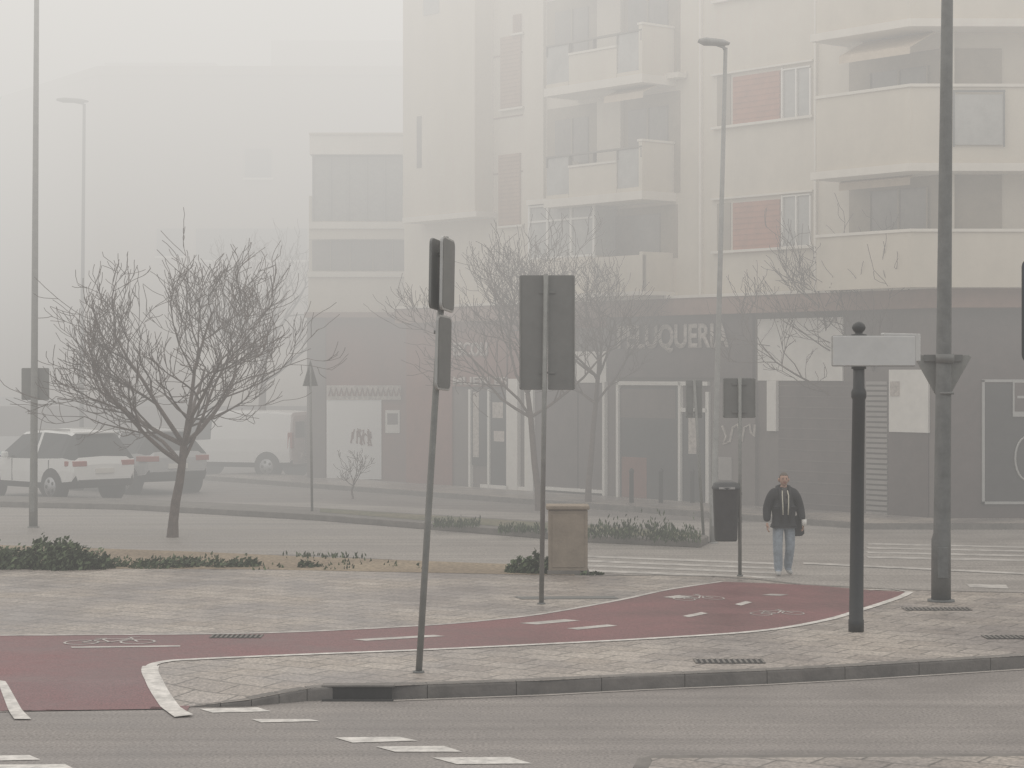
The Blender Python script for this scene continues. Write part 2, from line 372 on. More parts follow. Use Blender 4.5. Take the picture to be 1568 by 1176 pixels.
for y in (85,180,265): fb(bA,'facade_joint',727,800,y,y+2,0,.015,m_ledge)
for (a,b,t,bo) in ((766,797,55,165),(763,796,236,345),(785,797,22,50)):
    shutter(bA,'tall_shutter',a,b,t,bo,.04,m_shutb,18)
    fb(bA,'sill',a-3,b+3,bo,bo+3,0,.12,m_trim)
fb(bA,'pilaster',803,832,-60,400,0,.10,m_wall)
def balA(zs,zp,first=False):
    v=1.15; u0=U(836,v); u1=U(983,v)
    prism(bA,'balcony_slab',[FP(u0,v+.08),FP(u1+.08,v+.08),FP(u1+.08,0),FP(u0,0)],zs-.22,zs,m_trim)
    def seg(a,b,h0,h1,m,vo=0,name='parapet'):
        ua,ub=U(a,v),U(b,v); prism(bA,name,[FP(ua,v+vo),FP(ub,v+vo),FP(ub,v-.12),FP(ua,v-.12)],zs+h0,zs+h1,m)
    seg(871,944,.003,.8,m_wall); seg(836,870.5,.12,1.12,m_glassl,-.03,'glass_balustrade'); seg(944.5,983,.12,1.12,m_glassl,-.03,'glass_balustrade')
    seg(836,983,1.125,1.17,m_glassm,.01,'handrail'); seg(871,944,.803,.86,m_trim,.03,'coping')
    seg(836,870.5,.003,.115,m_wall); seg(944.5,983,.003,.115,m_wall)
    for x in (836,870,907,944,981): seg(x,x+1.4,.87,1.12,m_glassm,.005,'post')
    prism(bA,'side_parapet',[FP(u1-.12,v+.003),FP(u1+.01,v+.003),FP(u1+.01,0),FP(u1-.12,0)],zs+.003,zs+1.28,m_wall)
    prism(bA,'side_coping',[FP(u1-.16,v+.02),FP(u1+.04,v+.02),FP(u1+.04,0),FP(u1-.16,0)],zs+1.283,zs+1.34,m_trim)
    prism(bA,'left_side_parapet',[FP(u0,v-.13),FP(u0+.1,v-.13),FP(u0+.1,0),FP(u0,0)],zs+.003,zs+1.1,m_wall)
Zs=[ZF(985,292,1.15),0,0]; Zs[1]=ZF(985,113,1.15); st=Zs[1]-Zs[0]; Zs[2]=Zs[1]+st; Z4=Zs[2]+st
for zz in (Zs[0],Zs[1],Zs[2],Z4): balA(zz,1.1)
for k in range(3):
    dz=(Zs[0]+st*k)
    zt=dz+st-.35
    fb(bA,'balcony_shade_panel',838,914,0,0,-.02,.02,m_dkint,(dz+.01,zt)); fb(bA,'balcony_pillar',914,950,0,0,0,.14,m_wall,(dz+.01,zt))  # flat panels coloured dark for the shade inside the balcony
    fb(bA,'balcony_shade_panel',951,1041,0,0,-.02,.02,m_dkint,(dz+.01,zt))
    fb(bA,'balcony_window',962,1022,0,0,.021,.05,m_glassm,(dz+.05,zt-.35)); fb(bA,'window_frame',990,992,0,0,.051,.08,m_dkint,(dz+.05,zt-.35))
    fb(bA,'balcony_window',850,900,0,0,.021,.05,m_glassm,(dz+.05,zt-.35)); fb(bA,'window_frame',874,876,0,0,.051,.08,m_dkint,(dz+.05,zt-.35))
fb(bA,'awning_box',930,1038,118,126,.02,.35,m_trim)
def awning(parent,px0,px1,z1,z0,v0,v1):
    u0,u1=U(px0,v1),U(px1,v1)
    V=[(*FP(u0,v0),z1),(*FP(u1,v0),z1),(*FP(u1,v1),z0),(*FP(u0,v1),z0)]; V+=[(x,y,z-.03) for x,y,z in V]
    V+= [(*FP(u0,v1+.01),z0-.18),(*FP(u1,v1+.01),z0-.18)]
    mesh_obj('awning',V,[(0,1,2,3),(4,5,6,7),(0,1,5,4),(1,2,6,5),(0,3,7,4),(3,2,9,8)],m_awn,parent)
awning(bA,925,985,ZF(985,118,.9)+.0,ZF(985,140,.9),.1,1.0)
g0,g1=808,909
fb(bA,'enclosed_balcony_base',g0,g1,0,0,.01,.8,m_wall,(ZG+.1,ZF(858,394,.8)))
fb(bA,'enclosed_balcony_top',g0-2,g1+2,0,0,.01,.86,m_trim,(ZF(858,310,.8),ZF(858,302,.8)))
fb(bA,'enclosed_balcony_glass',g0,g1,311,395,.02,.76,m_glassl)
for x in (808,836,872,907): fb(bA,'glazing_bar',x,x+3,311,395,.70,.80,m_frame)
for y in (311,335,392): fb(bA,'glazing_rail',g0,g1,y,y+3,.71,.805,m_frame)
u1=U(g1,.8)
prism(bA,'glazed_side',[FP(u1,.76),FP(u1+.04,.76),FP(u1+.04,.02),FP(u1,.02)],ZF(858,394,.8),ZF(858,310,.8)-.01,m_glassl)
fb(bA,'balcony_shade_panel',915,1037,318,398,0,.02,m_dkint); fb(bA,'balcony_window',935,1010,330,396,.021,.05,m_glassm)  # flat panel coloured as shade of the opening, window on top
fb(bA,'first_floor_parapet',912,984,392,455,.98,1.1,m_wall)
u1=U(984,1.1)
prism(bA,'first_floor_side_parapet',[FP(u1-.12,1.103),FP(u1,1.103),FP(u1,0),FP(u1-.12,0)],ZG+.1,ZF(984,385,1.1),m_wall)
fb(bA,'first_floor_slab',800,985,0,0,.0,1.15,m_trim,(ZG+.092,ZG+.2))
for t,k in ((110,-1),(305,0),(-88,-2)):
    b_=t+78
    shutter(bA,'red_shutter',1122,1194,t+3,b_+2,.03,m_shut,9)
    window(bA,1197,1240,t-6,b_-6,.0,2,1,m_glassl)
    fb(bA,'window_surround_top',1088,1243,t-8,t-5,0,.10,m_trim)
    fb(bA,'window_sill',1088,1243,b_-3,b_+1,0,.12,m_trim)
    fb(bA,'side_window',1098,1118,t+6,b_+4,0,.03,m_dkint)
for x in (1070,1246): fb(bA,'drainpipe',x,x+3,-60,455,0,.08,m_trim)
vb=1.2; uB0=U(1250,vb); uB1=U(1394,vb)
q0=FP(uB0,vb); q1=FP(uB1,vb); q2=(q1[0]+20,q1[1]+.25); sB=F/q1[1]
def ZB(py): return H+(HY-py)/sB
def ring(o,inn):
    a=[FP(uB0-o,vb+o),(q1[0]-o*.3,q1[1]-o*1.1),(q2[0],q2[1]-o)]
    b=[(q2[0],q2[1]+inn),(q1[0]+.1,q1[1]+inn),FP(uB0-o+.0,vb-inn)]
    return a+b
def slabB(o): return [FP(uB0-o,vb+o),(q1[0]-o*.3,q1[1]-o*1.1),(q2[0],q2[1]-o),(q2[0],q2[1]+3),(c1[0]+.5,c1[1]+.4),FP(uB0-o,-.05)]
for py_s,py_p in ((440,355),(250,133),(29,-60)):
    zs=ZB(py_s); zp=ZB(py_p)
    if py_s!=440: prism(bA,'corner_balcony_slab',slabB(.1),zs-.18,zs,m_trim)
    prism(bA,'corner_balcony_parapet',ring(0,.12),zs+.003,zp,m_wall)
    prism(bA,'left_parapet',[FP(uB0,vb-.125),FP(uB0+.12,vb-.125),FP(uB0+.12,0),FP(uB0,0)],zs+.003,zp,m_wall)
    prism(bA,'corner_balcony_coping',ring(.04,.16),zp+.002,zp+.07,m_trim)
    top=zp+st-(zp-zs)-.3
    fb(bA,'corner_shade_panel',1300,1438,0,0,0,.02,m_dkint,(zs,top)); fb(bA,'corner_window',1330,1420,0,0,.021,.05,m_glassm,(zs,top-.35))  # flat panel on the wall, opening's shade given by its colour
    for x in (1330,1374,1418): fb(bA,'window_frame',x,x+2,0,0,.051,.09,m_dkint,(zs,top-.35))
    box(bA,'frontal_shade_panel',c1[0]+.1,c1[0]+1.4,c1[1]-.03,c1[1]+.02,zs,top,m_dkint)  # thin panel coloured as shade, no real depth behind it
def X_at(px,Y): return (px-CX)*Y/F
Yq=q1[1]
z0=ZB(222); z1=ZB(145)
box(bA,'railing_panel',X_at(1460,Yq-.04),X_at(1536,Yq-.04),Yq-.05,Yq-.012,z0,z1,m_glassl)
for x in (1459,1536): box(bA,'railing_post',X_at(x,Yq-.04),X_at(x+2.5,Yq-.04),Yq-.07,Yq-.051,z0-.05,z1+.05,m_galvd)
box(bA,'railing_top',X_at(1459,Yq-.04),X_at(1539,Yq-.04),Yq-.075,Yq-.052,z1+.051,z1+.1,m_galvd)
fb(bA,'awning_box',1285,1420,36,44,.02,.3,m_trim); awning(bA,1285,1394,ZF(1340,46,1.1),ZF(1340,78,1.1),.1,1.1)
awning(bA,1285,1394,ZF(1340,262,.6),ZF(1340,275,.6),.1,.5)
box(bA,'wall_pier',X_at(1440,c1[1]),X_at(1458,c1[1]),c1[1]-.25,c1[1]+.1,ZG+.2,20.5,m_wall)
# ---- shopfronts (main facade)
VS=-.12
def sh(name,a,b,t,bo,mat,v1=.0,v0=VS-.02): return fb(bA,name,a,b,t,bo,v0,v1,mat)
sh('red_brown_pier',622,692,486,743,m_gfr,-.06)
sh('red_brown_fascia',694,928,474,504,m_gfr,-.03)
sh('shop_sign_panel',692,775,505,592,m_gfr,-.02)
sh('glass_door',720,746,598,712,m_glass,-.05); sh('glass_door',750,775,600,750,m_glass,-.05)
for x in (717,746,775): sh('door_frame',x,x+3,596,750,m_frame,.0)
sh('door_sill',735,816,744,752,m_frame,.0); sh('white_pilaster',778,792,580,752,m_frame,.02); sh('white_pilaster',803,816,560,752,m_frame,.02)
sh('door_notice',724,733,600,700,m_poster,-.04); sh('window_poster',754,770,616,640,m_poster,-.04); sh('window_poster',756,772,660,676,m_letter,-.04)
sh('dark_door',819,884,590,752,m_gfd,-.06)
sh('red_brown_panel',777,880,506,580,m_gfr,-.06)
sh('white_panel',880,928,538,586,m_frame,-.05); sh('grey_shutter',886,925,588,752,m_gfd,-.05)
sh('white_strip',834,925,748,753,m_frame,.01)
for x in (922,943,1038): sh('shop_frame',x,x+3.5,585,768,m_frame,.02)
sh('salon_fascia',930,1152,478,578,m_gfd,.02)
sh('shop_glass',946,1038,594,765,m_glass,-.05); sh('shop_frame_top',943,1083,584,590,m_frame,.02)
sh('shop_glass_curtain',950,1034,596,640,m_gf,-.045); sh('shop_glass_display',952,990,700,762,m_gfr,-.045)
sh('salon_door',1045,1078,632,770,m_glass,-.05); sh('salon_door_frame',1041,1082,625,631,m_frame,.0); sh('salon_door_frame',1080,1085,600,775,m_frame,.0)
sh('door_notice',1054,1066,640,695,m_poster,-.03)
sh('column',1090,1156,585,785,m_gf,.03)
sh('white_wall',1160,1290,487,583,m_frame,-.03); sh('white_pilaster',1174,1188,583,660,m_frame,.03)
sh('garage_door',1192,1322,584,792,m_gfd,-.07)
for i in range(12): sh('garage_door_slat',1192,1322,590+i*16.5,592+i*16.5,m_gf,-.06)
for i in range(26): sh('roller_slat',1326,1358,584+i*8,589+i*8,m_metshut,.0-.03)
sh('roller_back',1325,1359,583,792,m_gf,-.07)
sh('white_panel',1361,1421,566,662,m_frame,.0); sh('small_poster',1363,1376,584,606,m_poster,.03)
sh('plinth_panel',1361,1421,662,795,m_gfd,-.04)
sh('meter_box',1100,1120,700,735,m_metshut,.06)
V=[];Fc=[]
def gpt(px,py,v=.05): return (*FP(U(px,v),v),ZF(px,py,v))
tube_geo(V,Fc,[gpt(*p) for p in ((1106,652),(1112,668),(1108,680),(1118,676),(1122,655),(1130,650),(1132,660))],[.035]*7,5)
tube_geo(V,Fc,[gpt(*p) for p in ((1136,676),(1140,655),(1148,650),(1150,662),(1155,668),(1156,650))],[.03]*6,5)
mesh_obj('graffiti_tag',V,Fc,m_poster,bA)
def text(parent,name,s,px0,px1,pyT,pyB,v,mat,ext=.03,off=.012):
    cu=bpy.data.curves.new(name,'FONT'); cu.body=s; cu.size=1; cu.extrude=0; cu.offset=off
    o=bpy.data.objects.new(name,cu); col.objects.link(o); bpy.context.view_layer.update()
    me=bpy.data.meshes.new_from_object(o.evaluated_get(bpy.context.evaluated_depsgraph_get())); bpy.data.objects.remove(o)
    xs=[q.co.x for q in me.vertices]; ys=[q.co.y for q in me.vertices]; x0,x1,y0,y1=min(xs),max(xs),min(ys),max(ys)
    ua,ub=U(px0,v),U(px1,v); pm=(px0+px1)/2; zb,zt=ZF(pm,pyB,v),ZF(pm,pyT,v)
    for q in me.vertices:
        u=ua+(ub-ua)*(q.co.x-x0)/(x1-x0); z=zb+(zt-zb)*(q.co.y-y0)/(y1-y0); p=FP(u,v); q.co=(p[0],p[1],z)
    me.materials.append(mat); t=bpy.data.objects.new(name,me); col.objects.link(t); t.parent=parent
    s_=t.modifiers.new('solid','SOLIDIFY'); s_.thickness=ext; s_.offset=0
text(bA,'salon_lettering','PELUQUERIA',946,1116,496,540,.07,m_poster,off=.025)
text(bA,'shop_lettering','ESCOLI',694,746,524,545,.02,m_letter); text(bA,'shop_lettering','MUEBLES',694,776,577,590,.02,m_letter)
def fr(parent,name,px0,px1,pyT,pyB,Y,dep,mat):
    return box(parent,name,X_at(px0,Y),X_at(px1,Y),Y,Y+dep,H+(HY-pyB)*Y/F,H+(HY-pyT)*Y/F,mat)
Yr=c1[1]+.08
fr(bA,'shop_panel_dark',1442,1700,470,799,Yr,.1,m_gfd)
fr(bA,'shop_glass',1508,1600,588,768,Yr-.03,.025,m_glass)
for (a,b,t,bo) in ((1504,1508,582,772),(1600,1604,582,772),(1504,1604,581,585),(1504,1604,768,772)): fr(bA,'shop_window_frame',a,b,t,bo,Yr-.06,.055,m_rim)
fr(bA,'window_poster',1551,1590,583,638,Yr-.09,.02,m_rim); fr(bA,'window_poster_centre',1554,1587,586,630,Yr-.10,.008,m_gfd)
fr(bA,'window_poster_mark',1558,1582,606,610,Yr-.11,.008,m_rim)
V=[];Fc=[]; cx_=X_at(1573,Yr-.08); cz_=H+(HY-702)*(Yr-.08)/F
tube_geo(V,Fc,[(cx_+.5*math.cos(a)*.55,Yr-.08,cz_+.5*math.sin(a)) for a in [2*math.pi*i/24 for i in range(25)]],[.025]*25,6,False); mesh_obj('round_logo',V,Fc,m_rim,bA,True)
# left lower wing
bL=empty('low_shop_building'); YL=67.6
fr(bL,'upper_walls',473,660,300,480,YL,14,m_wall)
fr(bL,'roof_storey_walls',478,640,236,300,YL+.5,13,m_wall)
fr(bL,'roof_slab',474,640,206,236,YL-.3,14,m_trim)
fr(bL,'roof_coping',473,640,203,206,YL-.36,14,m_wall)
fr(bL,'terrace_glazing',478,616,240,338,YL-.03,.5,m_galv)
for x in (478,505,532,560,588): fr(bL,'glazing_bar',x,x+2,240,338,YL-.08,.045,m_galv)
fr(bL,'balcony_slab',473,622,340,350,YL-.9,1,m_trim)
fr(bL,'balcony_front',473,622,350,366,YL-.8,.1,m_wall)
fr(bL,'window_band',478,622,368,414,YL-.03,.025,m_glassm)
for x in (505,535,570,600): fr(bL,'window_bar',x,x+2,368,414,YL-.06,.028,m_dkint)
fr(bL,'lower_slab',470,640,416,424,YL-.6,.6,m_trim); fr(bL,'lower_band',472,640,424,478,YL-.5,.5,m_wall)
fr(bL,'ledge',466,640,478,486,YL-.7,1,m_ledge)
fr(bL,'ground_floor_walls',470,660,486,738,YL+.02,13,m_gfr)
fr(bL,'left_pier',470,498,488,736,YL-.04,.055,m_gf)
fr(bL,'white_painted_wall',500,584,590,734,YL-.05,.06,m_carw)
fr(bL,'poster',590,612,628,663,YL-.03,.02,m_frame); fr(bL,'poster_print',593,609,633,650,YL-.04,.008,m_gfd)
fr(bL,'fascia_lettering_band',500,614,590,612,YL-.075,.02,m_poster)
random.seed(3); V=[];Fc=[]
for k in range(7):
    x=541+k*4; pts=[]
    for j in range(5):
        xx=x+random.uniform(-4,5); yy=663+random.uniform(-8,20); pts.append((X_at(xx,YL-.07),YL-.06,H+(HY-yy)*YL/F))
    tube_geo(V,Fc,pts,[.022]*5,4)
for k in range(14):
    x=504+k*8; tube_geo(V,Fc,[(X_at(x,YL),YL-.09,H+(HY-606)*YL/F),(X_at(x+3,YL),YL-.09,H+(HY-594)*YL/F),(X_at(x+6,YL),YL-.09,H+(HY-606)*YL/F)],[.03]*3,4)
mesh_obj('graffiti',V,Fc,m_gfr,bL)
# far building
bC=empty('distant_apartment_block'); YC=84
hC=H+(HY-115)*YC/F
xr=X_at(700,YC)
fC=[(X_at(150,YC),YC),(xr,YC),(xr,YC+20),(X_at(-60,100)-2,YC+20),(X_at(-60,98),98)]
prism(bC,'walls',fC,2.4,hC,m_wallp); prism(bC,'ground_floor',[(p[0],p[1]+.1) for p in fC],0,2.39,m_gf)
prism(bC,'roof_parapet',[(p[0],p[1]-.1) for p in fC],hC+.002,hC+.35,m_wallp)
for (a,b,t,bo) in ((375,415,228,272),(105,146,224,262),(105,146,350,392),(300,470,350,398),(60,85,238,272),(240,280,350,392),(10,36,245,275)):
    Yw=YC if a>150 else YC+ (150-a)*.066
    fr(bC,'window',a,b,t,bo,Yw-.06,.4,m_glass); fr(bC,'window_sill',a-3,b+3,bo,bo+3,Yw-.15,.5,m_trim)
fr(bC,'garden_wall',300,470,532,622,YC-3,.3,m_trim); fr(bC,'recess_shade_band',-60,470,622,668,YC-3.3,.25,m_gf)  # dark band is a sheet standing in for the shaded ground-floor recess
fr(bC,'roof_house',415,640,62,130,YC+6,8,m_wallp); fr(bC,'roof_house',160,330,96,118,YC+5,8,m_wallp)
# building pavement
pv=[FP(-3,2.6),FP(U(1440),2.6),(c1[0]+24,c1[1]-2.2),(c1[0]+24,c1[1]+.3),(c1[0],c1[1]+.2),FP(U(622),-.1),FP(-3,-.1)]
prism(None,'building_pavement',pv,0,.13,m_kerb); sheet('building_pavement_surface',[FP(-3,2.45),FP(U(1440),2.45),(c1[0]+24,c1[1]-2.05),(c1[0]+24,c1[1]+.05),(c1[0],c1[1]+.05),FP(-3,-.0)],m_pave,.134)
# median
mp_=[W(-200,772),W(200,781),W(480,797),W(900,831),W(1072,839),W(1085,832),W(1060,823),W(900,812),W(480,786),W(200,772),W(-200,763)]
prism(None,'median_kerb',mp_,0,.15,m_kerb,.02); 
sheet('median_soil',[W(490,794),W(900,828),W(1068,836),W(1076,832),W(1055,826),W(900,815),W(490,788)],m_grass,.156)
# ---------------------------------------------------------------- street furniture
def along(a,b,t): return tuple(a[i]+(b[i]-a[i])*t for i in range(3))
bx,by=WP(641,1030); Y0=by; s0=F/Y0
top=(bx+(681-641)/s0,Y0+.12,KZ+(1030-364)/s0)
e=empty('traffic_sign'); base=(bx,by,KZ-.02)
tube(e,'post',[base,along(base,top,.35),along(base,top,.7),top],.037,m_galv)
tube(e,'post_cap',[along(base,top,.996),along(base,top,1.004)],.04,m_galvd)
tube(e,'post_base',[(bx,by,KZ-.01),(bx,by,KZ+.02)],.065,m_galvd)
tl=math.atan2(top[0]-bx,top[2])
def on(py): t=(1030-py)/666; return along(base,top,t)
def sgn(py0,py1,w,rot,off,m1,m2):
    c=on((py0+py1)/2); h=(py1-py0)/s0; R=Matrix.Rotation(rot,3,'Z')
    for k,mm in ((off,m1),):
        o=R@Vector((0,k,0)); plate(e,'sign_plate',rrect(w,h,.07),.03,(c[0]+o.x,c[1]+o.y,c[2]),rot,mm,tl,.006)
        o2=R@Vector((0,k+math.copysign(.017,k),0)); plate(e,'sign_face',rrect(w-.05,h-.05,.06),.008,(c[0]+o2.x,c[1]+o2.y,c[2]),rot,m2,tl)
    for dz in (-.28,.28): tube(e,'clamp',[(c[0],c[1],c[2]+h*dz-.02),(c[0],c[1],c[2]+h*dz+.02)],.05,m_galvd)
sgn(363,476,.55,math.radians(77),-.05,m_rim,m_galvd)
sgn(366,474,.55,math.radians(75),.065,m_galvd,m_polg)
sgn(482,597,.42,math.radians(70),-.06,m_rim,m_galvd)
def back_sign(pxb,pyb,pxt,x0,x1,yt,yb,pr,z=KZ,rot=0.,mplate=m_panel,ribs=3):
    e=empty('traffic_sign'); Y=F*(H-z)/(pyb-HY); s=F/Y; X=(pxb-CX)/s; xt=(pxt-CX)/s; zt=H+(HY-yt)/s
    tube(e,'post',[(X,Y,z-.02),(xt,Y,zt+.01)],pr,m_galv); tube(e,'post_base',[(X,Y,z-.01),(X,Y,z+.02)],pr*1.7,m_galvd)
    w=(x1-x0)/s; h=(yb-yt)/s; xc=((x0+x1)/2-CX)/s; zc=H+(HY-(yt+yb)/2)/s
    ww=(w/2-.012)
    for sg in (-1,1):
        plate(e,'sign_panel',rrect(ww,h,.03),.022,(xc+sg*(w/4+.003),Y+pr+.025,zc),rot,mplate,0,.005)
        for q in (-1,1): box(e,'panel_rib',xc+sg*(w/4+.003)+q*(ww/2-.01)-.008,xc+sg*(w/4+.003)+q*(ww/2-.01)+.008,Y+pr-.0,Y+pr+.013,zc-h/2+.03,zc+h/2-.03,m_galv)
    for k in (-.35,.35): box(e,'bracket',xc-.12,xc+.12,Y+pr-.006,Y+pr+.012,zc+h*k-.015,zc+h*k+.015,mplate)
    return e
back_sign(829,925,836,795,881,421,597,.035)
eb=back_sign(1133,882,1133,1107,1158,579,640,.03)
back_sign(1078,830,1063,1050,1076,582,640,.03,0)
e=empty('traffic_sign'); x,y=W(478,792); s=F/y
tube(e,'post',[(x,y,0),(x-.05,y,(792-560)/s)],.03,m_galv); plate(e,'triangle_plate',[(-.35,-.3),(.35,-.3),(0,.32)],.02,(x-.05,y+.05,(792-572)/s),math.radians(65),m_galvd)
# litter bin
e=empty('litter_bin'); x,y=WP(1111,882); s=F/y; zb=H+(HY-828)/s; zt=H+(HY-748)/s
def ringp(w,d,n=20): return [(math.copysign(abs(math.cos(a))**.55,math.cos(a))*w,math.copysign(abs(math.sin(a))**.55,math.sin(a))*d) for a in [2*math.pi*i/n for i in range(n)]]
V=[];Fc=[]; lv=[(.0,.17,.13),(.03,.185,.145),(zt-zb-.02,.215,.17),(zt-zb,.225,.18)]
for dz,w,d in lv: V+=[(x+p[0],y-.05+p[1],zb+dz) for p in ringp(w,d)]
for i in range(3):
    for k in range(20): Fc.append((i*20+k,i*20+(k+1)%20,(i+1)*20+(k+1)%20,(i+1)*20+k))
Fc.append(tuple(range(20))); mesh_obj('container',V,Fc,m_bin,e,True)
V=[];Fc=[]; lv=[(-.005,.228,.185),(.025,.232,.188),(.045,.215,.17),(.09,.20,.155),(.11,.15,.11)]
for dz,w,d in lv: V+=[(x+p[0],y-.05+p[1],zt+dz) for p in ringp(w,d)]
for i in range(4):
    for k in range(20): Fc.append((i*20+k,i*20+(k+1)%20,(i+1)*20+(k+1)%20,(i+1)*20+k))
Fc.append(tuple(range(80,100))); mesh_obj('lid',V,Fc,m_bin,e,True)
box(e,'opening',x-.13,x+.13,y-.235,y-.2,zt-.0,zt+.035,m_rim); box(e,'bracket',x+.18,x+.27,y-.02,y+.02,zb+.3,zb+.38,m_galv); box(e,'bracket',x+.18,x+.27,y-.02,y+.02,zb+.75,zb+.8,m_galv)
# concrete cabinet
e=empty('utility_cabinet'); x0,y0=WP(840,880); x1,_=WP(900,880); s=F/y0
box(e,'body',x0,x1,y0,y0+.5,KZ,KZ+1.07,m_cab,.02); box(e,'cap',x0-.04,x1+.03,y0-.04,y0+.54,KZ+1.072,KZ+1.14,m_cab,.02); box(e,'door',x0+.06,x1-.06,y0-.012,y0-.001,KZ+.12,KZ+1.0,m_cab,.004)
box(e,'base_plinth',x0-.02,x1+.02,y0-.02,y0+.52,KZ-.01,KZ+.07,m_kerb)
# street name sign
e=empty('street_name_sign'); x,y=WP(1311,967); s=F/y; Z=lambda py:H+(HY-py)/s
xt=(1315-CX)/s
tube(e,'post',[(x,y,KZ-.02),(x,y,KZ+.15),(x,y,KZ+.16),((x+xt)/2,y,Z(750)),(xt,y,Z(612)),(xt,y,Z(608)),(xt,y,Z(600)),(xt,y,Z(594)),(xt,y,Z(513))],[.10,.10,.092,.085,.082,.098,.098,.075,.07],m_black,24)
tube(e,'collar',[(xt,y,Z(565)),(xt,y,Z(559))],.095,m_black,24)
tube(e,'finial',[(xt,y,Z(516)),(xt,y,Z(512)),(xt,y,Z(511)),(xt,y,Z(509)),(xt,y,Z(506)),(xt,y,Z(502)),(xt,y,Z(497)),(xt,y,Z(494)),(xt,y,Z(492.5))],[.10,.10,.05,.05,.075,.09,.075,.045,.012],m_black,24)
xa,xb=(1273-CX)/s,(1399-CX)/s
plate(e,'name_board',rrect(xb-xa,(560-515)/s,.015),.05,((xa+xb)/2,y-.1,Z(537.5)),0,m_signw,0,.006)
plate(e,'name_board_rim',rrect(xb-xa+.02,(560-515)/s+.02,.02),.03,((xa+xb)/2,y-.085,Z(537.5)),0,m_rim)
plate(e,'name_board_side',rrect(.9,.36,.015),.05,(xt+.62,y+.42,Z(531)),math.radians(48),m_signw,0,.006)
# street lamps
def lamp(pxb,pyb,pxt,z,h,r0,r1,arm=None,mat=m_polg,leany=0):
    e=empty('street_lamp'); Y=F*(H-z)/(pyb-HY); s=F/Y; X=(pxb-CX)/s
    xt=X+(pxt-pxb)/s
    tube(e,'post',[(X,Y,z-.02),(X,Y,z+.9),(X+(xt-X)*.1,Y,z+1.0),(X+(xt-X)*.5,Y,z+h*.5),(xt,Y,z+h)],[r0*1.15,r0*1.12,r0,(r0+r1)/2,r1],mat,20)
    tube(e,'base_flange',[(X,Y,z-.01),(X,Y,z+.03)],r0*1.6,mat,12)
    box(e,'access_door',X-r0*.6,X+r0*.6,Y-r0*1.22,Y-r0,z+.35,z+.8,mat,.01)
    if arm:
        a=arm/s
        tube(e,'arm',[(xt,Y,z+h-.05),(xt-.05,Y,z+h+.02),(xt-a*.5,Y,z+h+.09)],[r1,r1*.9,r1*.7],mat,10)
        V=[];Fc=[]
        tube_geo(V,Fc,[(xt+a*.15,Y,z+h+.06),(xt-a*.1,Y,z+h+.1),(xt-a*.75,Y,z+h+.15),(xt-a,Y,z+h+.18)],[.05,.13,.16,.07],10)
        V=[(p[0],p[1],z+h+.1+(p[2]-z-h-.1)*.55) for p in V]; mesh_obj('lamp_head',V,Fc,mat,e,True)
    return e,X,Y,s,xt
e,X,Y,s,xt=lamp(1441,921,1456,KZ,14,.125,.06)
Z=lambda py:H+(HY-py)/s
XX=(1447-CX)/s
plate(e,'give_way_plate',[(-.42,.30),(-.38,.33),(.38,.33),(.42,.30),(.05,-.36),(-.05,-.36)],.02,(XX,Y+.16,Z(578)),0,m_galv,0,.004)
tube(e,'clamp_band',[(XX,Y,Z(556)),(XX,Y,Z(542))],.135,m_galvd,20); box(e,'bracket_bar',XX-.28,XX+.28,Y+.1,Y+.148,Z(553),Z(543),m_galvd); tube(e,'clamp_band',[(XX,Y,Z(604)),(XX,Y,Z(600))],.13,m_galvd,20)
e,X,Y,s,xt=lamp(51,808,57,0,14,.085,.05,None,m_galv)
plate(e,'sign_plate',rrect(.62,.72,.03),.03,(X+.02,Y+.12,H+(HY-588)/s),0,m_panel,0,.004)
lamp(1092,832,1111,0,10.1,.065,.04,42,m_poll)
lamp(124,732,129,0,12.3,.075,.05,42)
# traffic light at right edge
e=empty('traffic_light'); x,y=WP(1600,955); s=F/y
tube(e,'post',[(x,y,KZ-.02),(x,y,H+(HY-395)/s)],.06,m_galvd)
zc=H+(HY-476)/s
box(e,'housing',x-.17,x+.17,y-.3,y-.1,zc-.55,zc+.55,m_black,.05); plate(e,'backboard',rrect(.66,1.4,.12),.02,(x-.0,y-.09,zc),0,m_black)
for k in (-.36,0,.36):
    tube(e,'lens',[(x,y-.31,zc+k),(x,y-.32,zc+k)],.11,m_gfd); tube(e,'visor',[(x,y-.3,zc+k+.01),(x,y-.45,zc+k+.01)],[.13,.125],m_black)
for px in (967,1012,1060):
    e=empty('bollard'); x,y=W(px,770,.13); tube(e,'post',[(x,y,.12),(x,y,.9),(x,y,.92),(x,y,.98),(x,y,1.02)],[.06,.055,.07,.06,.02],m_black)
